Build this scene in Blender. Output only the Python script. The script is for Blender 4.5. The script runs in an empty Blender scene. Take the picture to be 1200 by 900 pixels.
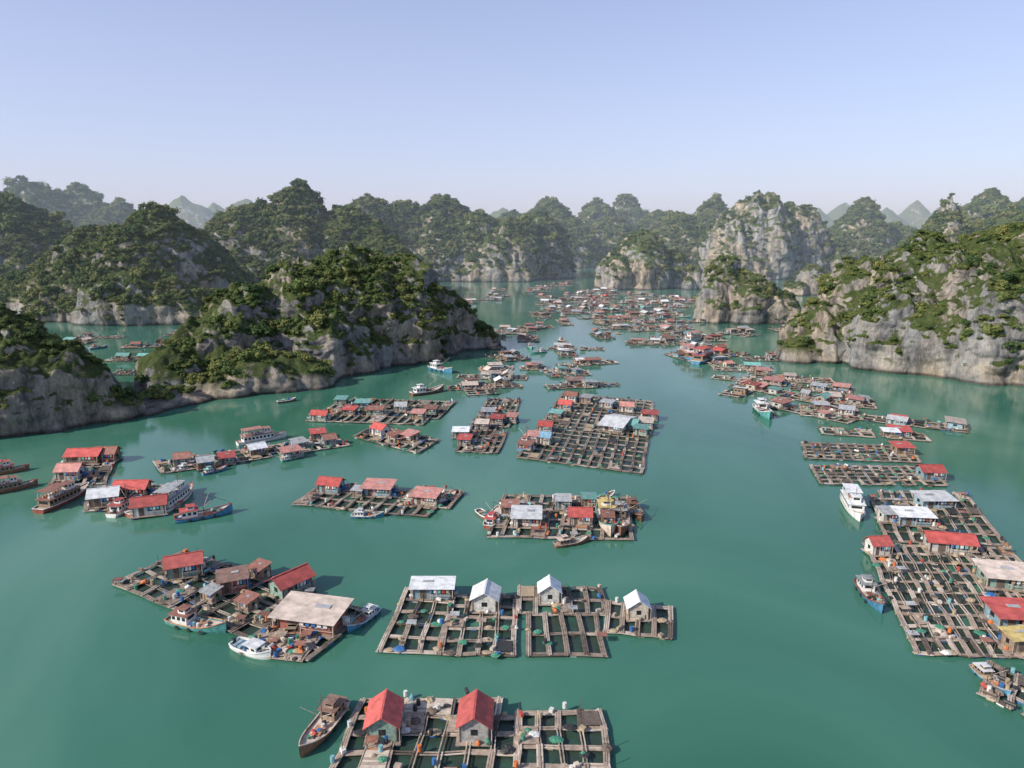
import bpy, math, random
import numpy as np
from mathutils import Vector
random.seed(7); rng=np.random.default_rng(7)
scene=bpy.context.scene
# ---------------------------------------------------------------- survey
CAMH=60.0; F=811.0; TH=math.atan((450-272)/F); ST,CT=math.sin(TH),math.cos(TH)
def G(u,v,z=0.0):
    """bearing -> place on the horizontal plane at height z (metres)"""
    a=(u-600)/F; b=(v-450)/F; d=(CAMH-z)/(ST+b*CT)
    return (a*d, d*(CT-b*ST))
def TOP(u,v,Y):
    """bearing of a summit at ground distance Y -> X, height"""
    z=CAMH+Y*math.tan(math.atan((450-v)/F)-TH)
    d=Y*CT+(CAMH-z)*ST
    return ((u-600)/F*d, z)
# ---------------------------------------------------------------- noise
def vnoise(p):
    i=np.floor(p).astype(np.int64); f=p-i; w=f*f*(3-2*f); out=0
    for dx in (0,1):
        for dy in (0,1):
            for dz in (0,1):
                h=((i[:,0]+dx)*374761393+(i[:,1]+dy)*668265263+(i[:,2]+dz)*1440662683)&0xffffffff
                h=((h^(h>>13))*1274126177)&0xffffffff; h=h^(h>>16)
                out=out+(h/2147483648.0-1)*(w[:,0] if dx else 1-w[:,0])*(w[:,1] if dy else 1-w[:,1])*(w[:,2] if dz else 1-w[:,2])
    return out
def fbm(p,o=4):
    s=0;a=1;t=0
    for k in range(o):
        s=s+a*vnoise(p*(2**k)+k*17.3); t+=a; a*=.5
    return s/t
def ridged(p,o=3):
    s=0;a=1;t=0
    for k in range(o):
        s=s+a*(1-2*np.abs(vnoise(p*(2**k)+k*9.1))); t+=a; a*=.5
    return s/t
# ---------------------------------------------------------------- materials
MATS={}
def newmat(name):
    m=bpy.data.materials.new(name); m.use_nodes=True; nt=m.node_tree
    b=nt.nodes['Principled BSDF']; MATS[name]=m; return m,nt,b
def N(nt,t,**k):
    n=nt.nodes.new(t)
    for a,v in k.items():
        if a in ('inp',):
            for kk,vv in v.items(): n.inputs[kk].default_value=vv
        else: setattr(n,a,v)
    return n
def ramp(nt,stops):
    r=nt.nodes.new('ShaderNodeValToRGB'); e=r.color_ramp.elements
    while len(e)<len(stops): e.new(.5)
    for i,(p,c) in enumerate(stops):
        e[i].position=p; e[i].color=(c[0],c[1],c[2],1) if isinstance(c,tuple) else (c,c,c,1)
    return r
def simple(name,col,rough=.8,var=.35,scale=2.0,bump=.2,wave=0,stretch=(1,1,1),objrand=.0,metal=0):
    m,nt,b=newmat(name); L=nt.links
    tc=N(nt,'ShaderNodeTexCoord'); mp=N(nt,'ShaderNodeMapping',inp={'Scale':stretch}); L.new(tc.outputs['Object'],mp.inputs[0])
    n=N(nt,'ShaderNodeTexNoise',inp={'Scale':scale,'Detail':6,'Roughness':.65}); L.new(mp.outputs[0],n.inputs['Vector'])
    lo=tuple(c*(1-var) for c in col); hi=tuple(min(.9,c*(1+var*.6)+.02*var) for c in col)
    r=ramp(nt,[(.3,lo),(.52,col),(.72,hi)]); L.new(n.outputs[0],r.inputs[0]); out=r.outputs[0]
    if objrand>0:
        oi=N(nt,'ShaderNodeObjectInfo'); mr=N(nt,'ShaderNodeMapRange',inp={'To Min':1-objrand,'To Max':1+objrand}); L.new(oi.outputs['Random'],mr.inputs[0])
        hs=N(nt,'ShaderNodeHueSaturation'); L.new(out,hs.inputs['Color']); L.new(mr.outputs[0],hs.inputs['Value']); out=hs.outputs[0]
    L.new(out,b.inputs['Base Color']); b.inputs['Roughness'].default_value=rough; b.inputs['Metallic'].default_value=metal
    bp=N(nt,'ShaderNodeBump',inp={'Strength':bump,'Distance':.05}); L.new(n.outputs[0],bp.inputs['Height'])
    if wave:
        wv=N(nt,'ShaderNodeTexWave',inp={'Scale':wave,'Distortion':.0}); wv.bands_direction='X'; L.new(tc.outputs['Object'],wv.inputs[0])
        b2=N(nt,'ShaderNodeBump',inp={'Strength':.6,'Distance':.05}); L.new(wv.outputs['Fac'],b2.inputs['Height']); L.new(bp.outputs[0],b2.inputs['Normal']); bp=b2
    L.new(bp.outputs[0],b.inputs['Normal']); return m
simple('wood',(.32,.25,.20),.85,.5,1.2,.3,objrand=.25)
simple('wood_pale',(.50,.42,.35),.85,.4,1.0,.3,objrand=.2)
simple('wood_dark',(.13,.10,.08),.85,.5,1.5,.3)
simple('wood_orange',(.48,.24,.14),.8,.4,1.5,.3)
simple('hull_brown',(.20,.10,.06),.6,.5,1.5,.2,objrand=.3)
simple('hull_blue',(.08,.25,.40),.5,.5,1.5,.2,objrand=.3)
simple('hull_teal',(.10,.32,.30),.5,.5,1.5,.2,objrand=.3)
simple('hull_red',(.32,.08,.06),.5,.5,1.5,.2,objrand=.3)
simple('paint_white',(.76,.76,.73),.5,.3,1.2,.1)
for n,c in dict(red=(.52,.10,.085),pink=(.54,.25,.21),rust=(.33,.15,.11),white=(.78,.79,.80),grey=(.40,.41,.42),blue=(.18,.33,.45),teal=(.18,.40,.36),beige=(.62,.51,.43),brown=(.22,.13,.10),yellow=(.55,.42,.16)).items():
    simple('roof_'+n,c,.6,.45,.9,.15,wave=3.0,objrand=.25)
for n,c in dict(white=(.56,.55,.51),blue=(.26,.38,.43),green=(.24,.36,.30),wood=(.28,.20,.14),cream=(.5,.44,.35),red=(.36,.13,.10),grey=(.34,.33,.31)).items():
    simple('wall_'+n,c,.75,.5,1.5,.15,objrand=.2)
simple('glass_dark',(.02,.025,.03),.15,.3,2,.0)
for n,c in dict(blue=(.04,.15,.38),orange=(.62,.18,.05),white=(.66,.66,.62),yellow=(.6,.42,.08),green=(.06,.24,.15),black=(.035,.035,.035),red=(.45,.07,.05),tan=(.4,.31,.2),cyan=(.2,.42,.45)).items():
    simple('plastic_'+n,c,.6,.4,3,.2)
simple('bark',(.12,.09,.06),.9,.4,6,.4)
# netting over cage water
m,nt,b=newmat('net'); b.inputs['Base Color'].default_value=(.04,.055,.042,1); b.inputs['Roughness'].default_value=.4
tr=N(nt,'ShaderNodeBsdfTransparent'); mx=N(nt,'ShaderNodeMixShader'); tc=N(nt,'ShaderNodeTexCoord')
n=N(nt,'ShaderNodeTexNoise',inp={'Scale':.35,'Detail':3}); nt.links.new(tc.outputs['Object'],n.inputs[0])
mr=N(nt,'ShaderNodeMapRange',inp={'From Min':.3,'From Max':.7,'To Min':.35,'To Max':.9}); nt.links.new(n.outputs[0],mr.inputs[0]); nt.links.new(mr.outputs[0],mx.inputs[0])
nt.links.new(tr.outputs[0],mx.inputs[1]); nt.links.new(b.outputs[0],mx.inputs[2]); nt.links.new(mx.outputs[0],nt.nodes['Material Output'].inputs[0])
# foliage
def foliage(name,c1,c2,c3):
    m,nt,b=newmat(name); L=nt.links
    oi=N(nt,'ShaderNodeObjectInfo'); g=N(nt,'ShaderNodeNewGeometry')
    n=N(nt,'ShaderNodeTexNoise',inp={'Scale':.045,'Detail':5,'Roughness':.7}); L.new(g.outputs['Position'],n.inputs['Vector'])
    ad=N(nt,'ShaderNodeMath',operation='MULTIPLY_ADD',inp={1:.45,2:-.22}); L.new(oi.outputs['Random'],ad.inputs[0])
    a2=N(nt,'ShaderNodeMath',operation='ADD'); L.new(ad.outputs[0],a2.inputs[0]); L.new(n.outputs[0],a2.inputs[1])
    r=ramp(nt,[(.28,c1),(.5,c2),(.78,c3)]); L.new(a2.outputs[0],r.inputs[0]); L.new(r.outputs[0],b.inputs['Base Color']); b.inputs['Roughness'].default_value=.75
    b.inputs['Specular IOR Level'].default_value=.2
    return m
foliage('leaves',(.045,.08,.027),(.10,.14,.04),(.20,.20,.065))
# rock
m,nt,b=newmat('karst_rock'); L=nt.links
g=N(nt,'ShaderNodeNewGeometry'); mp=N(nt,'ShaderNodeMapping',inp={'Scale':(.17,.17,.05)}); L.new(g.outputs['Position'],mp.inputs[0])
n1=N(nt,'ShaderNodeTexNoise',inp={'Scale':1.0,'Detail':10,'Roughness':.78}); L.new(mp.outputs[0],n1.inputs['Vector'])
n2=N(nt,'ShaderNodeTexNoise',inp={'Scale':.03,'Detail':4}); L.new(g.outputs['Position'],n2.inputs['Vector'])
r1=ramp(nt,[(.35,(.08,.08,.082)),(.43,(.24,.24,.24)),(.52,(.45,.44,.42)),(.63,(.72,.68,.61))]); L.new(n1.outputs[0],r1.inputs[0])
r2=ramp(nt,[(.4,(.82,.83,.86)),(.58,(1.0,.86,.72))]); L.new(n2.outputs[0],r2.inputs[0])
mm=N(nt,'ShaderNodeMix',data_type='RGBA',blend_type='MULTIPLY'); mm.inputs[0].default_value=1; L.new(r1.outputs[0],mm.inputs[6]); L.new(r2.outputs[0],mm.inputs[7])
n3=N(nt,'ShaderNodeTexNoise',inp={'Scale':.11,'Detail':9,'Roughness':.8}); L.new(g.outputs['Position'],n3.inputs['Vector'])
sx=N(nt,'ShaderNodeSeparateXYZ'); L.new(g.outputs['Normal'],sx.inputs[0])
ad=N(nt,'ShaderNodeMath',operation='MULTIPLY_ADD',inp={1:2.4,2:-1.2}); L.new(n3.outputs[0],ad.inputs[0])
a2=N(nt,'ShaderNodeMath',operation='ADD'); L.new(ad.outputs[0],a2.inputs[0]); L.new(sx.outputs['Z'],a2.inputs[1])
mk=N(nt,'ShaderNodeMapRange',inp={'From Min':.36,'From Max':.52}); L.new(a2.outputs[0],mk.inputs[0])
sp=N(nt,'ShaderNodeSeparateXYZ'); L.new(g.outputs['Position'],sp.inputs[0])
mz=N(nt,'ShaderNodeMapRange',inp={'From Min':3.0,'From Max':7.0}); L.new(sp.outputs['Z'],mz.inputs[0])
mu=N(nt,'ShaderNodeMath',operation='MULTIPLY'); L.new(mk.outputs[0],mu.inputs[0]); L.new(mz.outputs[0],mu.inputs[1])
rg=ramp(nt,[(.35,(.045,.07,.026)),(.5,(.09,.125,.038)),(.68,(.18,.185,.065))])
n4=N(nt,'ShaderNodeTexNoise',inp={'Scale':.4,'Detail':7,'Roughness':.8}); L.new(g.outputs['Position'],n4.inputs['Vector']); L.new(n4.outputs[0],rg.inputs[0])
m2=N(nt,'ShaderNodeMix',data_type='RGBA'); L.new(mu.outputs[0],m2.inputs[0]); L.new(mm.outputs[2],m2.inputs[6]); L.new(rg.outputs[0],m2.inputs[7])
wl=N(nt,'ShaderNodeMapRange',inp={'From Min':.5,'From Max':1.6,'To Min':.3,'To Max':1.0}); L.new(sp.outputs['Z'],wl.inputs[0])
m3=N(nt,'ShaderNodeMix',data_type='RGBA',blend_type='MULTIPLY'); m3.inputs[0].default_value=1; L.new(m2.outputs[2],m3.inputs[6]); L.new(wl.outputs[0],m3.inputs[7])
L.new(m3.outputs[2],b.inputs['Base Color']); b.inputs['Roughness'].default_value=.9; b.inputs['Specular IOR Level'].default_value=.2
bp=N(nt,'ShaderNodeBump',inp={'Strength':1.0,'Distance':2.8}); L.new(n1.outputs[0],bp.inputs['Height'])
bp2=N(nt,'ShaderNodeBump',inp={'Strength':.9,'Distance':1.6}); L.new(n4.outputs[0],bp2.inputs['Height']); L.new(bp.outputs[0],bp2.inputs['Normal']); L.new(bp2.outputs[0],b.inputs['Normal'])
# water
m,nt,b=newmat('sea_water'); L=nt.links
g=N(nt,'ShaderNodeNewGeometry'); mp0=N(nt,'ShaderNodeMapping',inp={'Scale':(1,.55,1)}); L.new(g.outputs['Position'],mp0.inputs[0])
n=N(nt,'ShaderNodeTexNoise',inp={'Scale':.014,'Detail':6,'Distortion':1.0}); L.new(mp0.outputs[0],n.inputs['Vector'])
r=ramp(nt,[(.32,(.03,.125,.082)),(.5,(.055,.175,.122)),(.68,(.105,.235,.17))]); L.new(n.outputs[0],r.inputs[0]); L.new(r.outputs[0],b.inputs['Base Color'])
b.inputs['IOR'].default_value=1.36
mrr=N(nt,'ShaderNodeMapRange',inp={'From Min':.35,'From Max':.65,'To Min':.02,'To Max':.1}); L.new(n.outputs[0],mrr.inputs[0]); L.new(mrr.outputs[0],b.inputs['Roughness'])
w1=N(nt,'ShaderNodeTexNoise',inp={'Scale':.9,'Detail':5,'Roughness':.65}); mp=N(nt,'ShaderNodeMapping',inp={'Scale':(.6,1.3,1)}); L.new(g.outputs['Position'],mp.inputs[0]); L.new(mp.outputs[0],w1.inputs['Vector'])
bp=N(nt,'ShaderNodeBump',inp={'Strength':.22,'Distance':.09}); L.new(w1.outputs[0],bp.inputs['Height']); L.new(bp.outputs[0],b.inputs['Normal'])
# ---------------------------------------------------------------- mesh builder
class MB:
    def __init__(s): s.v=[];s.f=[];s.m=[]
    def poly(s,pts,faces,mat):
        o=len(s.v); s.v+=[tuple(p) for p in pts]
        for f in faces: s.f.append([o+i for i in f]); s.m.append(mat)
    def box(s,c,size,mat,rz=0,taper=1.0):
        x,y,z=size[0]/2,size[1]/2,size[2]/2; ca,sa=math.cos(rz),math.sin(rz); P=[]
        for zz in (-z,z):
            t=1 if zz<0 else taper
            for a,b_ in ((-x,-y),(x,-y),(x,y),(-x,y)):
                a*=t;b_*=t; P.append((c[0]+a*ca-b_*sa,c[1]+a*sa+b_*ca,c[2]+zz))
        s.poly(P,[(0,3,2,1),(4,5,6,7),(0,1,5,4),(1,2,6,5),(2,3,7,6),(3,0,4,7)],mat)
    def beam(s,p0,p1,w,h,mat):
        p0=Vector(p0);p1=Vector(p1);d=p1-p0
        if d.length<1e-4:return
        d.normalize(); up=Vector((0,0,1)) if abs(d.z)<.95 else Vector((1,0,0)); sd=d.cross(up).normalized()*(w/2); u=sd.cross(d).normalized()*(h/2)
        P=[p-sd*a+u*b_ for p in (p0,p1) for a,b_ in ((1,1),(-1,1),(-1,-1),(1,-1))]
        s.poly(P,[(0,1,2,3),(7,6,5,4),(0,4,5,1),(1,5,6,2),(2,6,7,3),(3,7,4,0)],mat)
    def cyl(s,p0,p1,r,mat,n=7,r2=None):
        p0=Vector(p0);p1=Vector(p1);d=(p1-p0).normalized(); a=d.orthogonal().normalized(); b_=d.cross(a); r2=r if r2 is None else r2
        P=[p0+(a*math.cos(t)+b_*math.sin(t))*r for t in [6.283*i/n for i in range(n)]]+[p1+(a*math.cos(t)+b_*math.sin(t))*r2 for t in [6.283*i/n for i in range(n)]]
        s.poly(P,[(i,(i+1)%n,n+(i+1)%n,n+i) for i in range(n)]+[tuple(range(n-1,-1,-1)),tuple(range(n,2*n))],mat)
    def heap(s,c,r,h,mat,R):
        n=9;P=[];Fc=[]
        for k,(rr,zz) in enumerate(((1,0),(.8,.55),(.4,.9))):
            for i in range(n):
                q=rr*r*(1+R.uniform(-.22,.22)); P.append((c[0]+q*math.cos(6.283*i/n),c[1]+q*.8*math.sin(6.283*i/n),c[2]+zz*h*(1+R.uniform(-.25,.25))*(k>0)))
        P.append((c[0],c[1],c[2]+h))
        for k in range(2):
            for i in range(n): Fc.append((k*n+i,k*n+(i+1)%n,(k+1)*n+(i+1)%n,(k+1)*n+i))
        for i in range(n): Fc.append((2*n+i,2*n+(i+1)%n,3*n))
        s.poly(P,Fc,mat)
    def mesh(s,name):
        me=bpy.data.meshes.new(name); me.from_pydata(s.v,[],s.f); ms=[]
        for x in s.m:
            if x not in ms: ms.append(x)
        for x in ms: me.materials.append(MATS[x])
        ix={x:i for i,x in enumerate(ms)}; me.polygons.foreach_set('material_index',[ix[x] for x in s.m]); me.update(); return me
def link(name,data,loc=(0,0,0),rz=0,sc=(1,1,1),parent=None):
    o=bpy.data.objects.new(name,data); scene.collection.objects.link(o); o.location=loc; o.rotation_euler=(0,0,rz); o.scale=sc
    if parent: o.parent=parent
    return o
# ---------------------------------------------------------------- bushes
bushcol=bpy.data.collections.new('tree_prototypes')
def bush(seed,tall):
    R=random.Random(seed); mb=MB(); lobes=[(Vector((R.uniform(-.6,.6),R.uniform(-.6,.6),R.uniform(.25,.9)*tall)),R.uniform(.3,.6)) for _ in range(7)]
    mb.cyl((0,0,-.6),(0,0,.6*tall),.09,'bark',5,.04)
    for c,r in lobes[:3]: mb.cyl((0,0,.2),tuple(c),.045,'bark',4,.02)
    for c,r in lobes:
        for _ in range(48):
            d=Vector((R.gauss(0,1),R.gauss(0,1),R.gauss(.25,1))).normalized(); p=c+d*r*R.uniform(.6,1.25)
            t=(d+Vector((R.uniform(-.8,.8),R.uniform(-.8,.8),R.uniform(-.4,.8)))).normalized(); a=t.orthogonal().normalized(); b_=t.cross(a); s=R.uniform(.08,.19)
            an=R.uniform(0,6.28); a,b_=a*math.cos(an)+b_*math.sin(an),b_*math.cos(an)-a*math.sin(an)
            mb.poly([p+a*s,p+b_*s*.8,p-a*s,p-b_*s*.7],[(0,1,2,3)],'leaves')
        P=[];n=7
        for k in range(1,4):
            for i in range(n):
                q=r*.7*(1+R.uniform(-.3,.3)); ph=math.pi*k/4; P.append(c+Vector((q*math.sin(ph)*math.cos(6.283*i/n),q*math.sin(ph)*math.sin(6.283*i/n),q*math.cos(ph))))
        P+= [c+Vector((0,0,r*.7)),c-Vector((0,0,r*.7))]; Fc=[]
        for i in range(n):
            j=(i+1)%n; Fc+=[(i,n+i,n+j,j),(n+i,2*n+i,2*n+j,n+j),(3*n,i,j),(2*n+i,3*n+1,2*n+j)]
        mb.poly(P,Fc,'leaves')
    o=bpy.data.objects.new('jungle_tree',mb.mesh('jungle_tree')); bushcol.objects.link(o)
for i in range(5): bush(i,[.8,1.0,1.3,.9,1.1][i])
ng=bpy.data.node_groups.new('scatter_trees','GeometryNodeTree')
ng.interface.new_socket('Geometry',in_out='INPUT',socket_type='NodeSocketGeometry'); ng.interface.new_socket('Geometry',in_out='OUTPUT',socket_type='NodeSocketGeometry')
gi=ng.nodes.new('NodeGroupInput'); go=ng.nodes.new('NodeGroupOutput'); ip=ng.nodes.new('GeometryNodeInstanceOnPoints'); ci=ng.nodes.new('GeometryNodeCollectionInfo')
ci.inputs['Collection'].default_value=bushcol; ci.inputs['Separate Children'].default_value=True; ci.inputs['Reset Children'].default_value=True
ip.inputs['Pick Instance'].default_value=True
na=ng.nodes.new('GeometryNodeInputNamedAttribute'); na.data_type='FLOAT_VECTOR'; na.inputs['Name'].default_value='scl'
nb=ng.nodes.new('GeometryNodeInputNamedAttribute'); nb.data_type='FLOAT_VECTOR'; nb.inputs['Name'].default_value='rot'
l=ng.links; l.new(gi.outputs[0],ip.inputs['Points']); l.new(ci.outputs[0],ip.inputs['Instance']); l.new(na.outputs['Attribute'],ip.inputs['Scale']); l.new(nb.outputs['Attribute'],ip.inputs['Rotation']); l.new(ip.outputs[0],go.inputs[0])
NTREE=0
def scatter(V,Q,name,per,size,zmin,thr):
    global NTREE
    a=V[Q[:,0]];b_=V[Q[:,1]];c=V[Q[:,2]];d=V[Q[:,3]]; nr=np.cross(c-a,d-b_); ar=np.linalg.norm(nr,axis=1)/2; nr=nr/(2*ar[:,None]+1e-9)
    cnt=int(ar.sum()/per); idx=rng.choice(len(Q),cnt,p=ar/ar.sum()); s=rng.random((cnt,1));t=rng.random((cnt,1))
    P=(a[idx]*(1-s)+b_[idx]*s)*(1-t)+(d[idx]*(1-s)+c[idx]*s)*t; nz=nr[idx,2]
    k=(nz+fbm(P*.09,4)*1.6+rng.normal(0,.16,cnt)>thr)&(P[:,2]>zmin+fbm(P*.1,2)*3); P=P[k]; n=len(P); NTREE+=n
    me=bpy.data.meshes.new(name); me.vertices.add(n); me.vertices.foreach_set('co',P.ravel())
    sc=size*np.exp(rng.normal(0,.42,(n,1))); S=sc*np.stack([np.ones(n),np.ones(n),rng.uniform(.6,1.0,n)],1)
    at=me.attributes.new('scl','FLOAT_VECTOR','POINT'); at.data.foreach_set('vector',S.ravel())
    Rr=np.zeros((n,3)); Rr[:,2]=rng.random(n)*6.28; Rr[:,:2]=rng.normal(0,.12,(n,2)); at=me.attributes.new('rot','FLOAT_VECTOR','POINT'); at.data.foreach_set('vector',Rr.ravel())
    o=link(name,me); md=o.modifiers.new('scatter','NODES'); md.node_group=ng
# ---------------------------------------------------------------- karst
def dome(cx,cy,rx,ry,H,k,m,rot,nt,nr,rough=1.0):
    th=np.linspace(0,2*np.pi,nt,endpoint=False); ph=np.linspace(0,np.pi/2,nr)
    s=np.concatenate([[-.001],np.sin(ph)]); z=H*s; z[0]=-6; rr=(1-np.clip(s,0,1)**k)**m; rr[0]=1.02
    T,Rr=np.meshgrid(th,rr); Z=np.meshgrid(th,z)[1]; S=np.meshgrid(th,np.clip(s,0,1))[1]
    ca,sa=math.cos(rot),math.sin(rot); lx=Rr*rx*np.cos(T); ly=Rr*ry*np.sin(T)
    X=cx+lx*ca-ly*sa; Y=cy+lx*sa+ly*ca; dx=np.cos(T)*ca-np.sin(T)*sa; dy=np.cos(T)*sa+np.sin(T)*ca
    P=np.stack([X,Y,Z],-1).reshape(-1,3); D=np.stack([dx,dy],-1).reshape(-1,2); w=np.sqrt(np.clip(Rr,0,1)).ravel(); S=S.ravel(); R=min(rx,ry); q=min(1,R/26)*max(1,min(1.6,H/70))
    mtn=k<2.35 and R>30; A=.10 if mtn else .20
    big=(fbm(P*np.array([1,1,.6])/max(18,R*.9)+cx*.01,3)*(.30 if mtn else .34)-.03)*R
    rib=(ridged(P*np.array([1,1,.2])/(13*max(1,q)),4)-.25)*(4.2 if mtn else 5.6)*q*rough
    ledge=fbm(P*np.array([.5,.5,2.2])/11+5,3)*(1.6 if mtn else 3.0)*q*rough
    fine=fbm(P/4.0,3)*2.1*q*rough
    off=(big+rib+ledge+fine)*w; P[:,0]+=D[:,0]*off; P[:,1]+=D[:,1]*off
    top=(ridged(P*np.array([1,1,0])/max(14,R*.62)+3,4)-.1)*A*H+(ridged(P*np.array([1,1,0])/(8*max(1,q)),3))*(2.4 if mtn else 3.8)*q*rough
    P[:,2]+=top*S+fine*.6*S
    mxz=np.percentile(P[:,2],99.6); up=P[:,2]>0; P[up,2]*=H/mxz
    i,j=np.meshgrid(np.arange(nr),np.arange(nt),indexing='ij'); j2=(j+1)%nt
    Q=np.stack([i*nt+j,i*nt+j2,(i+1)*nt+j2,(i+1)*nt+j],-1).reshape(-1,4)
    return P,Q
def karst(name,peaks,det,tree=None):
    Vs=[];Qs=[];o=0
    for (cx,cy,rx,ry,H,k,m,rot) in peaks:
        c=2*math.pi*math.sqrt((rx*rx+ry*ry)/2); nt=int(min(420,max(60,c/det))); nr=int(min(160,max(26,(H*1.3+max(rx,ry)*.6)/det)))
        P,Q=dome(cx,cy,rx,ry,H,k,m,rot,nt,nr); Vs.append(P);Qs.append(Q+o);o+=len(P)
    V=np.concatenate(Vs);Q=np.concatenate(Qs)
    me=bpy.data.meshes.new(name); me.vertices.add(len(V)); me.vertices.foreach_set('co',V.ravel()); me.loops.add(Q.size); me.loops.foreach_set('vertex_index',Q.ravel().astype(np.int32))
    me.polygons.add(len(Q)); me.polygons.foreach_set('loop_start',np.arange(0,Q.size,4,dtype=np.int32)); me.update(calc_edges=True); me.validate()
    me.materials.append(MATS['karst_rock']); link(name,me)
    if tree: scatter(V,Q,'jungle_vegetation',*tree)
def pk(u,v,Y,rx,ry,k=2.6,m=.5,rot=0):
    X,Z=TOP(u,v,Y); return (X,Y,rx,ry,Z,k,m,rot)
karst('limestone_islet',[pk(20,384,219,25,24,2.0,.55),pk(-60,360,235,40,30),pk(66,422,219,17,15),pk(104,456,222,15,11),pk(138,474,230,15,10),pk(172,468,238,15,10),pk(205,456,246,14,11)],.85,(3.0,1.0,3.0,.88))
karst('limestone_island',[pk(402,286,345,37,48,2.8,.45),pk(345,303,322,30,38,2.0,.55),pk(292,332,304,26,30,2.0,.56),pk(245,370,284,22,24,1.9,.62),pk(205,403,268,17,17,1.9,.62),pk(300,412,268,20,15),pk(340,416,274,18,13),pk(255,440,256,14,9),pk(455,300,352,30,38,3,.42),pk(508,336,364,24,26,3,.45),pk(552,376,371,15,16,2.6,.5),pk(375,360,304,23,22,3,.45),pk(420,380,318,18,16,3,.45)],.9,(3.2,1.15,3.0,.82))
karst('limestone_mountain',[pk(175,240,530,56,74,1.7,.65),pk(112,270,530,50,60,1.9,.6),pk(235,300,535,36,50,2.0,.55),pk(55,315,530,50,50,1.8,.65),pk(150,312,482,44,32,2.6,.45),pk(205,335,480,28,24,3,.43)],1.9,(5.5,1.6,4,.4))
karst('limestone_mountain',[pk(0,229,660,95,95,1.5,.8),pk(-80,225,660,130,100,1.6,.8),pk(70,285,680,65,60,1.6,.8)],2.8,(8,2.1,4,.1))
karst('limestone_mountain',[pk(350,212,700,64,75,1.45,.8),pk(300,240,690,72,70,1.6,.75),pk(250,272,670,72,55,1.7,.7),pk(405,243,700,58,60,1.7,.7),pk(445,278,650,42,40,1.9,.65),pk(472,303,610,27,30,2.0,.6)],2.2,(6.5,1.9,4,.15))
karst('limestone_mountain',[pk(430,230,930,64,95,1.6,.75),pk(475,237,960,68,90,1.7,.7),pk(520,233,960,70,95,1.6,.75),pk(560,249,940,60,80,1.8,.7),pk(600,258,915,36,54,3,.43),pk(635,250,970,42,56,2.0,.6),pk(580,278,900,32,40,3,.42)],2.8,(10,2.4,4,.3))
karst('limestone_mountain',[pk(640,233,1350,86,115,1.5,.8),pk(600,249,1300,80,90,1.7,.7),pk(700,236,1500,90,105,1.5,.8),pk(735,228,1600,85,95,1.4,.85),pk(665,258,1250,60,55,1.8,.65),pk(770,248,1400,90,85,1.6,.75),pk(720,258,1300,72,60,1.7,.7)],4.2,(20,3.4,4,.05))
karst('limestone_mountain',[pk(838,231,1250,72,95,1.4,.85),pk(800,251,1150,70,70,1.6,.75),pk(865,248,1300,80,90,1.6,.75)],3.6,(16,3.1,4,.1))
karst('limestone_island',[pk(752,271,790,38,50,2.2,.52),pk(722,296,770,20,30,2.6,.45),pk(787,294,790,21,32,2.6,.45)],1.7,(6,1.6,4,.65))
karst('limestone_stack',[pk(815,310,760,10,12,3,.45),pk(808,325,750,8,9)],1.2,(7,1.4,8,.9))
karst('limestone_mountain',[pk(890,226,960,54,60,2.9,.42),pk(858,248,948,35,46,3.2,.4),pk(932,236,980,47,56,2.6,.46),pk(970,283,975,30,40,2.6,.5)],2.3,(9,2.0,5,.9))
karst('limestone_island',[pk(850,299,490,18,24,2.4,.48),pk(838,322,480,12,18,2.6,.5),pk(880,321,478,18,20,3,.42),pk(912,341,470,14,14,3,.42)],1.0,(4,1.15,4,.75))
karst('limestone_stack',[pk(952,310,690,13,18,3,.45),pk(935,330,680,12,14),pk(968,326,690,11,12)],1.4,(7,1.5,6,.9))
karst('limestone_mountain',[pk(1010,232,1150,74,85,1.3,.9),pk(975,268,1150,58,60,1.6,.75),pk(1050,264,1180,72,75,1.5,.8),pk(1090,286,900,68,50,1.7,.7)],3.2,(14,2.9,4,.1))
karst('limestone_mountain',[pk(1112,230,760,28,40,1.6,.72),pk(1082,268,745,33,38,1.8,.65),pk(1142,260,765,33,38,1.8,.65)],2.1,(7,1.9,4,.4))
karst('limestone_mountain',[pk(1165,223,1050,72,85,1.6,.78),pk(1215,229,1000,70,80,1.6,.78),pk(1185,246,760,54,50,1.6,.75),pk(1240,236,760,66,60,1.7,.7)],2.8,(10,2.5,4,.3))
karst('limestone_island',[pk(1085,271,348,36,44,2.0,.55),pk(1025,300,347,29,32,2.0,.55),pk(975,350,338,21,23,2.0,.58),pk(938,394,330,13,13,2.0,.55),pk(1140,290,320,34,38,2.8,.43),pk(1060,335,316,26,24,2.4,.5),pk(1195,264,352,46,52,2.2,.5),pk(1225,296,302,37,37,3,.42),pk(1190,318,290,24,22,3.6,.36),pk(1125,350,297,22,18,3.4,.4),pk(1160,345,288,18,16,3.6,.36),pk(1290,266,332,60,60,2.8,.45)],.9,(3.4,1.15,3.5,.85))
far=[]
for u,v,Y in [(30,211,1300),(90,216,1350),(135,230,1300),(-40,220,1250),(175,255,1250)]: far.append(pk(u,v,Y,115,100,1.4,.85))
karst('distant_hills',far,6,(36,3.8,4,0))
far=[]
for u,v,Y in [(215,229,2700),(250,237,2800),(290,233,2600),(320,243,2700),(380,247,2600),(560,247,2600),(590,243,2700),(820,247,2600),(960,243,2900),(990,237,3000),(1040,243,2900),(1075,234,3000),(1110,237,2900),(1150,242,2800),(150,241,2700)]: far.append(pk(u,v,Y,210+random.uniform(-40,40),150,1.3,.95))
karst('distant_hills',far,12)
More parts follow.
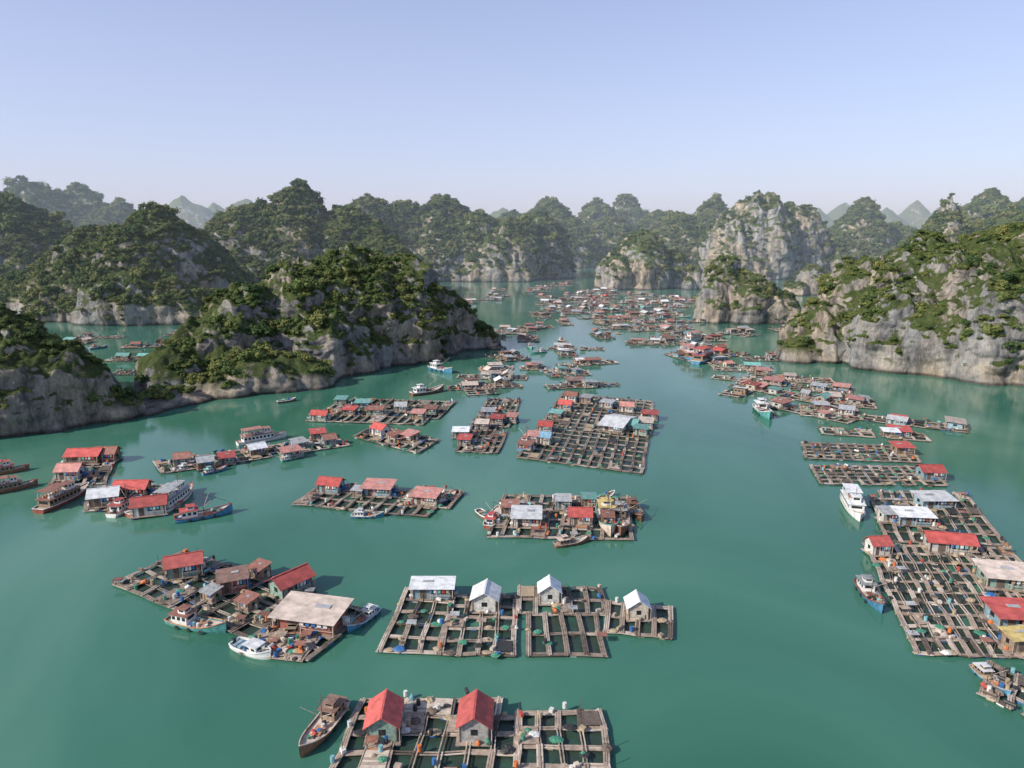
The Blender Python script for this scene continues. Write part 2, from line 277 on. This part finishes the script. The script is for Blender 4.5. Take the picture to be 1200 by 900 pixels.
# ---------------------------------------------------------------- water
mb=MB(); mb.poly([(-9000,-800,0),(9000,-800,0),(9000,14000,0),(-9000,14000,0)],[(0,1,2,3)],'sea_water'); link('sea_water',mb.mesh('sea_water'))
# ---------------------------------------------------------------- houses
HC={}
def house_parts(roof,wall,kind):
    k=(roof,wall,kind)
    if k in HC: return HC[k]
    R=random.Random(str(k)); w,d,h=5.0,4.0,2.3; zf=.55
    a=MB(); a.box((0,0,zf-.1),(w+1.2,d+1.2,.16),'wood'); a.box((0,0,zf+h/2-.02),(w,d,h),'wall_'+wall)
    for sx in(-1,1):
        for sy in(-1,1):
            a.box((sx*w/2,sy*d/2,zf+h/2-.01),(.16,.16,h+.02),'wood_dark')
            a.cyl((sx*(w/2+.1),sy*(d/2+.2),.0),(sx*(w/2+.1),sy*(d/2+.2)+.01,zf-.18),.3,'plastic_blue',7)
    r=MB(); t=.07; o=.6; z0=zf+h
    if kind=='gable':
        rh=1.25
        for sy in(-1,1):
            y0,y1=sy*(d/2+o),0; zl=z0-.22; P=[(-w/2-o,y0,zl),(w/2+o,y0,zl),(w/2+o,0,z0+rh),(-w/2-o,0,z0+rh)]; P+= [(x,y,z+t) for x,y,z in P]
            r.poly(P,[(0,3,2,1),(4,5,6,7),(0,1,5,4),(1,2,6,5),(2,3,7,6),(3,0,4,7)],'roof_'+roof)
        r.beam((-w/2-o-.03,0,z0+rh+t+.02),(w/2+o+.03,0,z0+rh+t+.02),.3,.08,'roof_'+roof)
        for sx in(-1,1): a.poly([(sx*w/2,-d/2,z0-.03),(sx*w/2,d/2,z0-.03),(sx*w/2,0,z0+rh-.05)],[(0,1,2) if sx>0 else (2,1,0)],'wall_'+wall)
    else:
        P=[(-w/2-o,-d/2-o-.4,z0-.05),(w/2+o,-d/2-o-.4,z0-.05),(w/2+o,d/2+o,z0+.5),(-w/2-o,d/2+o,z0+.5)]; P+=[(x,y,z+t) for x,y,z in P]
        r.poly(P,[(0,3,2,1),(4,5,6,7),(0,1,5,4),(1,2,6,5),(2,3,7,6),(3,0,4,7)],'roof_'+roof)
        for sx in(-1,1): r.box((sx*w*.46,d/2-.1,z0+.2),(.1,.1,.5),'wood_dark')
        r.box((R.uniform(-1,1),.3,z0+.42),(1.4,.8,.08),'roof_grey')
    op=MB()
    for sy in(-1,1):
        op.box((-1.2,sy*(d/2+.005),zf+.98),(.9,.06,1.9),'wood_dark'); op.box((.1,sy*(d/2+.005),zf+1.3),(.9,.05,.8),'glass_dark'); op.box((1.5,sy*(d/2+.005),zf+1.3),(.9,.05,.8),'glass_dark')
        for x in(.1,1.5): op.box((x,sy*(d/2+.02),zf+.86),(1.1,.09,.07),'paint_white')
    for sx in(-1,1): op.box((sx*(w/2+.005),0,zf+1.3),(.05,1.0,.8),'glass_dark')
    p=MB()
    for x in(-w/2-.3,-.2,w/2+.3): p.cyl((x,-d/2-.48,zf-.02),(x,-d/2-.48,z0-.16),.06,'wood_pale',6)
    p.beam((-w/2-.3,-d/2-.48,z0-.2),(w/2+.3,-d/2-.48,z0-.2),.08,.08,'wood_pale'); p.beam((-.2,-d/2-.48,zf+.8),(w/2+.3,-d/2-.48,zf+.8),.06,.06,'wood_pale')
    p.cyl((w/2+.4,.6,zf),(w/2+.4,.61,zf+1.1),.38,'plastic_'+R.choice(['blue','blue','green','white']),9)
    p.heap((-w/2-.35,-.6,zf),.4,.5,'plastic_'+R.choice(['orange','tan','white','black']),R)
    for i in range(5): p.box((-.1+i*.55,-d/2-.5,z0-.62),(.38,.04,.7),'plastic_'+R.choice(['white','cyan','red','tan','blue']))
    HC[k]=[(n,x.mesh('house_'+n)) for n,x in(('walls',a),('roof',r),('door_and_windows',op),('porch',p))]
    return HC[k]
def house(x,y,rz,roof,wall,kind='gable',sx=1,sy=1,sz=1,z=0.0):
    e=link('floating_house',None,(x,y,z),rz,(sx,sy,sz)); e.empty_display_size=.5
    for n,me in house_parts(roof,wall,kind): link(n,me,parent=e)
# ---------------------------------------------------------------- rafts
def clutter(mb,x,y,z,R,n=1):
    for _ in range(n):
        q=R.random(); px=x+R.uniform(-.6,.6); py=y+R.uniform(-.6,.6); c='plastic_'+R.choice(['blue','blue','orange','white','white','tan','tan','green','black','black','cyan','red'])
        if q<.3: mb.cyl((px,py,z),(px,py+.01,z+.75),.27,c,8)
        elif q<.55: mb.box((px,py,z+.2),(R.uniform(.4,.9),R.uniform(.3,.7),.4),R.choice([c,'wood','wood_pale']),R.uniform(0,3),.94)
        elif q<.8: mb.heap((px,py,z),R.uniform(.3,.9),R.uniform(.2,.5),R.choice([c,'plastic_tan','plastic_black','plastic_green','wood_dark']),R)
        elif q<.9: mb.cyl((px,py,z+.3),(px+R.uniform(-1,1),py+1,z+.3),.26,c,8)
        else:
            mb.box((px,py,z+.8),(1.5,1.2,.06),R.choice(['roof_rust','roof_grey','wood'])); 
            for a in(-.6,.6): 
                for b_ in(-.45,.45): mb.cyl((px+a,py+b_,z),(px+a,py+b_+.01,z+.78),.04,'wood_dark',4)
def raft_mesh(ex,ey,nx,ny,seed,skip=.05,deck=.1,junk=.25,full=False):
    R=random.Random(seed); mb=MB(); ex=Vector((ex[0],ex[1],0));ey=Vector((ey[0],ey[1],0)); J={}
    def P(i,j):
        if (i,j) not in J: J[(i,j)]=ex*(i/nx)+ey*(j/ny)+Vector((R.uniform(-.2,.2),R.uniform(-.2,.2),R.uniform(-.03,.03)))
        return J[(i,j)]
    on={(i,j):(R.random()>skip) for i in range(nx) for j in range(ny)}
    edges=set()
    for (i,j),o in on.items():
        if o: edges|={(i,j,i+1,j),(i,j+1,i+1,j+1),(i,j,i,j+1),(i+1,j,i+1,j+1)}
    for (i,j,k,l_) in sorted(edges):
        p,q=P(i,j),P(k,l_); d=(q-p).normalized(); sd=Vector((-d.y,d.x,0)); zz=.36 if j==l_ else .52; main=(i==0 or j==0 or k==nx or l_==ny or R.random()<.22)
        mat=R.choice(['wood','wood','wood_pale','wood_pale','wood_dark'])
        for s_ in ((-.2,.2) if not main else (-.28,.0,.28)):
            e0,e1=R.uniform(.1,.6),R.uniform(.1,.6)
            mb.beam(p-d*e0+sd*(s_+R.uniform(-.03,.03))+Vector((0,0,zz)),q+d*e1+sd*(s_+R.uniform(-.03,.03))+Vector((0,0,zz+R.uniform(-.02,.02))),.14 if not main else .22,.12,R.choice([mat,mat,'wood']))
        if R.random()<.4: 
            f=R.uniform(.2,.8); c=p.lerp(q,f); mb.cyl((c+d*.45)+Vector((0,0,.1)),(c-d*.45)+Vector((0,0,.1)),.25,R.choice(['plastic_blue','plastic_white','plastic_blue','plastic_black','plastic_tan']),7)
        if R.random()<junk*.6: 
            c=p.lerp(q,R.random()); clutter(mb,c.x,c.y,.6,R)
        if R.random()<.12:
            c=p.lerp(q,.5); mb.heap((c.x,c.y,.58),R.uniform(.5,.9),R.uniform(.1,.25),R.choice(['plastic_black','plastic_green','plastic_tan','wood_dark']),R)
    for (i,j),p in list(J.items()):
        if R.random()<.3: mb.cyl(p+Vector((.1,.1,0)),p+Vector((.1+R.uniform(-.1,.1),.1,R.uniform(1.2,2.4))),.045,'wood_dark',4)
    for (i,j),o in on.items():
        if not o: continue
        a,b_,c,d=P(i,j),P(i+1,j),P(i+1,j+1),P(i,j+1); q=R.random()
        if q<deck:
            n=8; mt=R.choice(['wood','wood_pale','wood_orange','wood','wood_dark'])
            for t in range(n):
                f=(t+.5)/n; mb.beam(a.lerp(d,f)+Vector((0,0,.66+R.uniform(-.01,.01))),b_.lerp(c,f)+Vector((0,0,.66)),(d-a).length/n*.88,.05,R.choice([mt,mt,'wood']))
            for _ in range(R.randint(2,5)):
                m_=a.lerp(c,R.uniform(.2,.8)); clutter(mb,m_.x,m_.y,.7,R)
        else:
            z=Vector((0,0,.06)); mb.poly([a+z,b_+z,c+z,d+z],[(0,1,2,3)],'net')
            if q>.95:
                m_=(a+c)/2; P4=[x.lerp(m_,.12) for x in(a,b_,c,d)]; mb.poly([x+Vector((0,0,.7)) for x in P4]+[m_+Vector((0,0,.62))],[(0,1,4),(1,2,4),(2,3,4),(3,0,4)],R.choice(['plastic_black','wood_dark','plastic_tan']))
    return mb.mesh('fish_farm_raft')
RS=[100]
def raft(A,B,C,nx,ny,**k):
    a,b_,c=G(*A),G(*B),G(*C); RS[0]+=1
    me=raft_mesh((b_[0]-a[0],b_[1]-a[1]),(c[0]-a[0],c[1]-a[1]),nx,ny,RS[0],**k); link('fish_farm_raft',me,(a[0],a[1],0))
    return math.atan2(b_[1]-a[1],b_[0]-a[0])
def H(u,v,roof,wall,w,d=None,rz=0,kind='gable',h=1.0):
    x,y=G(u,v,3.0*h); house(x,y,rz,roof,wall,kind,w/6.2,(d or w*.8)/5.2,h)
r=raft((378,935),(602,935),(425,824),7,5,deck=.22,junk=.8)
raft((604,925),(716,925),(606,838),4,4,deck=.05,skip=0,junk=.4)
H(450,834,'red','green',5.4,4.4,r+1.62); H(557,834,'red','grey',5.4,4.4,r+1.55)
raft((447,764),(513,768),(478,692),3,5,deck=.05,junk=.5); raft((517,768),(602,770),(530,700),4,5,deck=.08,junk=.7)
raft((620,770),(708,770),(618,722),4,2,skip=0,junk=.4); raft((608,720),(710,722),(608,690),5,2,deck=.2,junk=.7); raft((709,742),(785,750),(714,708),4,2,deck=.1,junk=.3)
H(507,683,'white','blue',7.6,3.4,0,'shed',.9); H(569,694,'white','white',4.8,4.8,1.5,h=.95); H(644,687,'white','white',3.7,4.0,1.57,h=.95); H(747,705,'white','cream',3.7,3.9,1.57,h=.92)
r=raft((135,687),(360,776),(216,648),12,5,deck=.22,junk=.9)
H(215,656,'red','green',6.5,4.6,r+.9); H(272,673,'brown','red',5.2,4,r+.9,'shed'); H(340,676,'red','green',7,5,r+1.4); H(304,662,'rust','wood',3.5,3,r,'shed',.8); H(248,690,'grey','wood',3,2.6,r,'shed',.7); H(290,700,'rust','wood',3.2,2.8,r,'shed',.7)
H(366,712,'beige','red',11,6.6,r+.28,'shed',1.05)
raft((285,768),(352,776),(315,738),4,3,deck=.85,junk=.8)
r=raft((345,592),(500,607),(380,568),10,3,deck=.2,junk=.8); raft((470,590),(525,597),(490,572),4,2,deck=.4,junk=.9)
H(388,564,'red','blue',6,4.6,r,'gable',.9); H(444,567,'pink','blue',7.5,5.4,r+.1,'shed',.9); H(500,577,'pink','cream',6.4,5,r,'shed',.9); H(420,572,'grey','wood',3,2.6,r,'shed',.75)
r=raft((572,630),(740,634),(592,582),10,5,deck=.25,junk=.95)
H(617,600,'white','white',6.6,5.6,r,'shed',.95); H(680,600,'red','cream',5.2,4.4,r,'gable',.92); H(660,583,'grey','blue',3.8,3.4,r,'shed',.85); H(598,590,'rust','wood',4,3.5,r,'shed',.85); H(690,581,'teal','wood',3.6,3,r,'shed',.8); H(712,602,'rust','wood',3,3,r,'shed',.8)
r=raft((607,537),(752,556),(660,462),12,18,deck=.05,junk=.22,skip=.02)
for u,v,ro,wa,w,d in [(724,492,'white','white',8.4,15),(740,494,'teal','green',5,6),(757,492,'beige','white',5,5),(752,500,'teal','green',4.4,4),(663,472,'red','grey',5,4.2),(652,482,'teal','green',4.6,4),(640,497,'red','grey',4.8,4),(625,508,'pink','white',4.4,4),(617,518,'rust','grey',4.4,4),(670,462,'rust','white',5,4),(688,464,'grey','wood',4.4,4),(762,483,'red','wood',5.4,4.2),(735,474,'pink','white',5,4),(712,470,'grey','white',5,4),(640,510,'blue','white',3.6,3.6)]: H(u,v,ro,wa,w,d,r+random.uniform(-.15,.15),random.choice(['gable','shed']),random.uniform(.8,.95))
r=raft((535,530),(583,532),(573,468),6,12,deck=.12,junk=.6)
for u,v,ro in [(545,512,'red'),(540,503,'white'),(583,488,'red'),(572,480,'grey'),(600,486,'pink'),(565,494,'beige')]: H(u,v,ro,'grey',random.uniform(4,5.6),4.2,r+random.uniform(-.2,.2),'shed',.85)
r=raft((415,513),(490,532),(440,500),8,3,deck=.2,junk=.9); H(446,500,'red','white',5.4,4.6,r,'gable',.9); H(480,507,'pink','wood',5,4.4,r,'shed',.85); H(463,507,'rust','grey',4,4,r,'shed',.8)
r=raft((360,494),(505,499),(405,468),14,4,deck=.2,junk=.7)
for u,v,ro in [(400,466,'teal'),(425,470,'teal'),(375,484,'red'),(470,474,'grey'),(490,482,'pink'),(505,477,'rust'),(440,478,'rust'),(410,478,'red')]: H(u,v,ro,random.choice(['green','grey','wood']),random.uniform(4.4,6),4.2,r+random.uniform(-.2,.2),random.choice(['gable','shed']),.85)
r=raft((190,556),(408,523),(182,543),18,3,deck=.25,junk=.9)
for u,v,ro in [(213,534,'rust'),(240,538,'grey'),(265,533,'red'),(300,523,'white'),(340,526,'pink'),(372,505,'red'),(350,516,'grey'),(385,512,'rust')]: H(u,v,ro,random.choice(['blue','grey','wood']),random.uniform(4,5.8),4.2,r+random.uniform(-.2,.2),random.choice(['gable','shed']),.85)
r=raft((60,570),(122,568),(85,532),5,6,deck=.3,junk=.8); H(100,530,'red','wood',9,6,r); H(125,528,'rust','red',6,5,r); H(82,548,'pink','grey',6,5,r)
r=raft((100,600),(210,598),(110,572),8,4,deck=.4,junk=.7); H(122,577,'white','wood',6.6,5.4,r+.3); H(175,587,'red','white',7.4,5.4,r+.3); H(155,568,'red','wood',8,5,r)
r=raft((945,538),(1078,543),(940,520),12,5,deck=.02,junk=.15); r=raft((962,568),(1108,570),(950,547),12,5,deck=.02,junk=.12); H(1090,549,'red','blue',6,5,r,'gable',.9); H(1057,521,'red','wood',5.4,4.6,r,'shed',.9)
r=raft((1076,768),(1300,776),(1014,640),15,10,deck=.05,junk=.4,skip=.06); raft((1040,636),(1175,640),(1018,577),9,6,deck=.15,junk=.6)
raft((1150,815),(1240,860),(1160,780),5,3,deck=.3,junk=.6)
H(1070,600,'white','blue',7.6,4.6,-.1,'shed',.9); H(1112,630,'red','white',9,5,-.2,'gable',.9); H(1180,668,'beige','green',9,6,-.2,'shed',.95); H(1190,713,'red','blue',8,5.5,-.1,'shed',.95); H(1029,634,'red','white',4.2,3.6,.1,'gable',.9); H(1094,581,'white','blue',8,5,0,'shed',.9); H(1200,742,'yellow','wood',6,3,.1,'shed',.9); H(1042,598,'grey','white',4.2,3.6,0,'shed',.85)
# village further out ------------------------------------------------
tm=[]
for i in range(10):
    nx,ny=random.choice([(6,3),(5,4),(7,3),(4,5),(8,2)]); tm.append((raft_mesh((nx*3.6,0),(0,ny*3.8),nx,ny,500+i,deck=.2,junk=.7,skip=.14),nx*3.6,ny*3.8))
placed=[]
def inside(p,poly):
    c=False;n=len(poly)
    for i in range(n):
        a,b_=poly[i],poly[(i+1)%n]
        if (a[1]>p[1])!=(b_[1]>p[1]) and p[0]<(b_[0]-a[0])*(p[1]-a[1])/(b_[1]-a[1])+a[0]: c=not c
    return c
def village(poly,gap,base,hmin,hmax,tries=900,hs=1.0):
    W=[G(*p) for p in poly]; xs=[p[0] for p in W]; ys=[p[1] for p in W]
    for _ in range(tries):
        p=(random.uniform(min(xs),max(xs)),random.uniform(min(ys),max(ys)))
        if not inside(p,W) or any((p[0]-q[0])**2+(p[1]-q[1])**2<gap*gap for q in placed): continue
        placed.append(p); me,w,d=random.choice(tm); rz=base+random.gauss(0,.18)+random.choice([0,0,1.57]); link('fish_farm_raft',me,(p[0],p[1],0),rz)
        for _ in range(random.randint(hmin,hmax)):
            lx=random.uniform(.1,.9)*w; ly=random.uniform(.1,.9)*d; x=p[0]+lx*math.cos(rz)-ly*math.sin(rz); y=p[1]+lx*math.sin(rz)+ly*math.cos(rz); s=random.uniform(.6,1.15)*hs
            house(x,y,rz+random.choice([0,1.57])+random.uniform(-.15,.15),random.choice(['red','pink','pink','rust','rust','white','white','grey','grey','brown','teal','beige','beige']),random.choice(['blue','white','grey','wood','wood','cream']),random.choice(['gable','shed','shed']),s*random.uniform(.9,1.2),s*random.uniform(.8,1.1),random.uniform(.65,.9))
village([(615,356),(650,347),(700,340),(790,350),(830,388),(800,397),(735,405),(690,388),(650,377),(615,366)],19,.2,2,3,2500)
village([(570,385),(600,383),(650,395),(700,425),(695,440),(620,437),(590,415)],20,.2,2,3)
village([(490,440),(560,432),(650,442),(645,460),(580,464),(530,462)],19,.1,2,3)
village([(795,400),(850,392),(895,418),(880,432),(840,432),(805,418)],18,.3,2,3)
village([(828,425),(865,425),(960,468),(1020,496),(1005,514),(960,510),(890,482),(835,448)],13.5,-.5,1,3,2400)
village([(70,395),(215,388),(195,400),(150,420),(140,446),(80,440)],30,0,1,2)
village([(548,352),(600,339),(660,332),(665,335),(610,346),(556,357)],24,.3,1,2)
village([(830,395),(890,400),(925,385),(900,390)],22,.3,1,3)
# ---------------------------------------------------------------- boats
def hull(mb,L_,B,fb,rise,mh,mr,mdk):
    n=16; Ls=[]
    for i in range(n+1):
        s=i/n; x=(s-.5)*L_; b_=B/2*min(1,.74+1.6*s)*(1-max(0,(s-.5)/.5)**2.3*.97); z=fb+rise*max(0,(s-.45)/.55)**2+.12*rise*(1-s)**3; bow=max(0,(s-.8)/.2)
        Ls.append([(x,-b_,z),(x,-b_*.93,z*.35),(x-bow*.3,-b_*.66,-.3),(x-bow*.3,b_*.66,-.3),(x,b_*.93,z*.35),(x,b_,z)])
    P=[p for st in Ls for p in st]; Fc=[]
    for i in range(n):
        for k in range(5): a=i*6+k; Fc.append((a,a+1,a+7,a+6))
    Fc.append((5,4,3,2,1,0)); mb.poly(P,Fc,mh)
    dz=.32; D=[]; 
    for st in Ls: D+= [(st[0][0],st[0][1]*.95,st[0][2]-dz),(st[5][0],st[5][1]*.95,st[5][2]-dz)]
    mb.poly(D,[(2*i,2*i+2,2*i+3,2*i+1) for i in range(n)],mdk)
    for i in range(n):
        for k in(0,5): mb.beam(Ls[i][k],Ls[i+1][k],.14,.12,mr)
    mb.beam(Ls[0][0],Ls[0][5],.14,.12,mr)
def cabin(mb,x0,x1,w,z,h,wall,roof,nwin,over=.35):
    mb.box(((x0+x1)/2,0,z+h/2),(x1-x0,w,h),wall); mb.box(((x0+x1)/2,0,z+h+.05),(x1-x0+2*over,w+2*over,.1),roof)
    for i in range(nwin):
        x=x0+(i+.5)*(x1-x0)/nwin
        for s in(-1,1): mb.box((x,s*(w/2+.004),z+h*.62),((x1-x0)/nwin*.62,.05,h*.36),'glass_dark')
    for s,x in((-1,x0),(1,x1)): mb.box((x+s*.004,0,z+h*.64),(.05,w*.7,h*.34),'glass_dark')
def rail(mb,x0,x1,w,z,mat='paint_white'):
    for s in(-1,1):
        for zz in(.45,.9): mb.beam((x0,s*w/2,z+zz),(x1,s*w/2,z+zz),.05,.05,mat)
        k=int((x1-x0)/1.2)+1
        for i in range(k+1): x=x0+(x1-x0)*i/k; mb.beam((x,s*w/2,z),(x,s*w/2,z+.9),.05,.05,mat)
BC={}
def boat_mesh(kind,c1,c2,roof):
    key=(kind,c1,c2,roof)
    if key in BC: return BC[key]
    R=random.Random(str(key)); mb=MB()
    if kind=='fishing_boat':
        wl='paint_white' if c2!='wood_pale' else 'wall_wood'
        hull(mb,12,3.6,.95,1.3,c1,c2,'wood_pale'); cabin(mb,-4.6,-1.4,2.3,.65,1.7,wl,roof,3)
        cabin(mb,-3.4,-1.9,1.5,2.46,.8,wl,roof,1,.2)
        mb.box((1.2,0,.82),(2.0,1.5,.4),'wood_orange'); mb.cyl((.0,0,.6),(.0,0,6.2),.09,'wood_dark',6,.05); mb.beam((0,0,5.5),(4.8,0,3.0),.07,.07,'wood_dark'); mb.beam((0,0,5.6),(-2.6,0,3.8),.04,.04,'wood_dark')
        mb.beam((0,0,2.4),(1.5,2.6,4.6),.06,.06,'wood_pale'); mb.beam((0,0,2.4),(1.5,-2.6,4.6),.06,.06,'wood_pale')
        for _ in range(12): clutter(mb,R.uniform(-.6,3.4),R.uniform(-.9,.9),.72,R)
        for _ in range(4): clutter(mb,-5.2,R.uniform(-.9,.9),.7,R)
        for s in(-1,1):
            for x in(-3,-.5,2): mb.cyl((x,s*1.82,.45),(x,s*1.95,.45),.33,'plastic_black',9)
        mb.cyl((5.4,0,1.6),(5.4,0,2.6),.09,'wood_dark',6)
    elif kind=='tour_boat':
        hull(mb,17,4.6,1.1,1.2,c1,c2,'wood_pale'); cabin(mb,-6.6,3.6,3.7,.82,2.1,'paint_white' if c1=='paint_white' else 'wall_wood',roof,8,.35)
        rail(mb,-6.4,3.6,3.6,3.02); 
        for x in(-6.2,-3.2,-.2):
            for s in(-1,1): mb.cyl((x,s*1.7,3.0),(x,s*1.7,5.0),.05,'paint_white',5)
        mb.box((-3.2,0,5.06),(6.8,4.0,.1),roof); cabin(mb,.6,2.6,2.2,3.03,1.7,'paint_white',roof,2,.25); rail(mb,4.1,7.0,2.6,1.1)
        mb.cyl((1.5,0,4.9),(1.5,0,7.2),.06,'wood_dark',6)
        for i in range(6):
            for s in(-.9,.9): mb.box((-5.5+i*.9,s,3.3),(.5,.5,.5),R.choice(['wood_orange','plastic_white','plastic_blue']))
    elif kind=='motorboat':
        hull(mb,6.5,2.3,.75,.55,c1,c2,'paint_white'); cabin(mb,-.6,1.4,1.5,.5,.9,'paint_white',roof,2,.15); mb.box((-1.6,0,.68),(.5,1.5,.35),'wall_blue'); mb.box((-3.3,0,.75),(.35,.45,.8),'plastic_black'); mb.box((-2.4,0,.65),(.5,1.5,.35),'wall_blue'); mb.beam((1.8,0,1.2),(2.9,0,1.5),.05,.05,'paint_white')
    else:
        hull(mb,5,1.5,.5,.45,c1,c2,'wood'); 
        for x in(-1.3,0,1.2): mb.box((x,0,.42),(.3,1.2,.06),'wood_pale')
        mb.beam((-1.6,.5,.6),(1.4,1.5,.35),.06,.06,'wood_pale')
        for _ in range(2): clutter(mb,R.uniform(-1,1),0,.25,R)
    BC[key]=mb.mesh(kind); return BC[key]
BL={'fishing_boat':12,'tour_boat':17,'motorboat':6.5,'rowing_boat':5}
def boat(s,e,kind,c1,c2='paint_white',roof='roof_white'):
    a,b_=G(*s),G(*e); dx,dy=b_[0]-a[0],b_[1]-a[1]; sc=math.hypot(dx,dy)/BL[kind]
    sc=max(.55,min(1.35,sc)); link(kind,boat_mesh(kind,c1,c2,roof),((a[0]+b_[0])/2,(a[1]+b_[1])/2,0),math.atan2(dy,dx),(sc,)*3)
for b in [((402,826),(352,890),'fishing_boat','hull_brown','wood_pale','roof_brown'),((200,728),(266,742),'fishing_boat','hull_teal','wood_orange','roof_rust'),((275,757),(318,773),'motorboat','paint_white'),
 ((442,716),(407,742),'fishing_boat','hull_blue','paint_white','roof_white'),((650,641),(690,634),'fishing_boat','hull_brown','wood_pale','roof_beige'),((992,584),(1008,612),'tour_boat','paint_white'),
 ((1008,684),(1034,720),'fishing_boat','hull_blue','hull_red','roof_grey'),((1142,784),(1182,818),'fishing_boat','hull_blue','wood_pale','roof_white'),
 ((-25,582),(45,568),'tour_boat','hull_brown','hull_red','roof_rust'),((-30,560),(35,550),'tour_boat','hull_brown','hull_red','roof_red'),((45,602),(105,574),'tour_boat','hull_red','paint_white','roof_rust'),
 ((130,607),(168,584),'fishing_boat','paint_white','hull_red','roof_red'),((186,604),(226,574),'tour_boat','paint_white','hull_red','roof_grey'),((205,612),(273,600),'fishing_boat','hull_blue','hull_red','roof_red'),((150,606),(196,590),'fishing_boat','hull_red','paint_white','roof_pink'),
 ((412,606),(450,606),'fishing_boat','hull_blue'),((510,592),(535,580),'fishing_boat','hull_blue','hull_red','roof_rust'),((708,597),(716,630),'fishing_boat','wood_pale','hull_teal','roof_yellow'),((737,592),(752,612),'fishing_boat','hull_brown','wood_pale','roof_rust'),
 ((572,620),(584,600),'fishing_boat','hull_red','paint_white','roof_red'),((725,600),(728,630),'fishing_boat','hull_brown','wood_pale','roof_grey'),
 ((278,522),(336,512),'tour_boat','paint_white','hull_red','roof_pink'),((210,552),(236,546),'fishing_boat','hull_blue'),((240,556),(264,550),'fishing_boat','hull_blue','hull_red','roof_teal'),((330,541),(356,535),'fishing_boat','hull_teal'),
 ((888,478),(902,492),'fishing_boat','hull_teal'),((812,428),(838,418),'tour_boat','hull_blue','paint_white','roof_red'),((800,416),(815,425),'tour_boat','hull_blue','hull_red','roof_pink'),((482,464),(520,458),'fishing_boat','hull_brown'),((505,432),(530,438),'fishing_boat','hull_blue'),
 ((322,473),(350,469),'rowing_boat','hull_brown'),((362,492),(385,486),'fishing_boat','hull_blue'),((820,398),(800,402),'tour_boat','paint_white','hull_blue','roof_pink'),((612,530),(622,515),'fishing_boat','hull_blue','hull_red','roof_rust'),((700,588),(720,580),'rowing_boat','hull_brown'),((560,600),(575,612),'rowing_boat','hull_brown')]: boat(*b)
far_sites=[p for p in placed if p[1]>330]
for _ in range(30):
    p=random.choice(far_sites); an=random.uniform(0,6.28); x,y=p[0]+math.cos(an)*13,p[1]+math.sin(an)*10
    k=random.choice(['fishing_boat','fishing_boat','rowing_boat']); link(k,boat_mesh(k,random.choice(['hull_brown','hull_blue','hull_teal']),'paint_white',random.choice(['roof_red','roof_white','roof_grey'])),(x,y,0),random.uniform(0,6.28),(.75,)*3)
# ---------------------------------------------------------------- haze in the air over the bay
hz=bpy.data.materials.new('haze'); hz.use_nodes=True; nt=hz.node_tree; nt.nodes.clear(); o=nt.nodes.new('ShaderNodeOutputMaterial'); vs=nt.nodes.new('ShaderNodeVolumeScatter'); vs.inputs['Color'].default_value=(.74,.88,1,1); vs.inputs['Density'].default_value=.00028; vs.inputs['Anisotropy'].default_value=0.0; nt.links.new(vs.outputs[0],o.inputs['Volume'])
MATS['haze']=hz; mb=MB(); mb.box((0,1950,84.5),(7000,3200,171),'haze'); link('atmospheric_haze',mb.mesh('atmospheric_haze'))
# ---------------------------------------------------------------- light
sd=Vector((-.84,-.46,.0)).normalized(); el=math.radians(34); sd=Vector((sd.x*math.cos(el),sd.y*math.cos(el),math.sin(el)))
ld=bpy.data.lights.new('sun','SUN'); ld.energy=5.0; ld.angle=math.radians(.5); ld.color=(1,.92,.80); lo=bpy.data.objects.new('sun',ld); scene.collection.objects.link(lo); lo.rotation_euler=(-sd).to_track_quat('-Z','Y').to_euler(); lo.location=(-300,-100,300)
w=bpy.data.worlds.new('World'); scene.world=w; w.use_nodes=True; nt=w.node_tree; bg=nt.nodes['Background']
sk=nt.nodes.new('ShaderNodeTexSky'); sk.sky_type='NISHITA'; sk.sun_disc=False; sk.sun_elevation=el; sk.sun_rotation=math.atan2(sd.x,sd.y); sk.air_density=1.0; sk.dust_density=.8; sk.ozone_density=3
tc=nt.nodes.new('ShaderNodeTexCoord'); sx=nt.nodes.new('ShaderNodeSeparateXYZ'); nt.links.new(tc.outputs['Generated'],sx.inputs[0])
mr=N(nt,'ShaderNodeMapRange',inp={'From Min':0.0,'From Max':.6,'To Min':.62,'To Max':.1}); nt.links.new(sx.outputs['Z'],mr.inputs[0])
mx=N(nt,'ShaderNodeMix',data_type='RGBA'); nt.links.new(mr.outputs[0],mx.inputs[0]); nt.links.new(sk.outputs[0],mx.inputs[6]); mx.inputs[7].default_value=(5.1,5.2,7.6,1)
nt.links.new(mx.outputs[2],bg.inputs[0]); bg.inputs[1].default_value=.145
# ---------------------------------------------------------------- camera
cd=bpy.data.cameras.new('camera'); cam=bpy.data.objects.new('camera',cd); scene.collection.objects.link(cam); cam.location=(0,0,CAMH); cam.rotation_euler=(math.pi/2-TH,0,0)
cd.sensor_width=36; cd.lens=36*F/1200; cd.clip_end=30000; cd.clip_start=.5; scene.camera=cam
scene.view_settings.view_transform='Standard'; scene.view_settings.look='None'; scene.view_settings.exposure=0
print('TREES',NTREE,'rafts',len(placed))
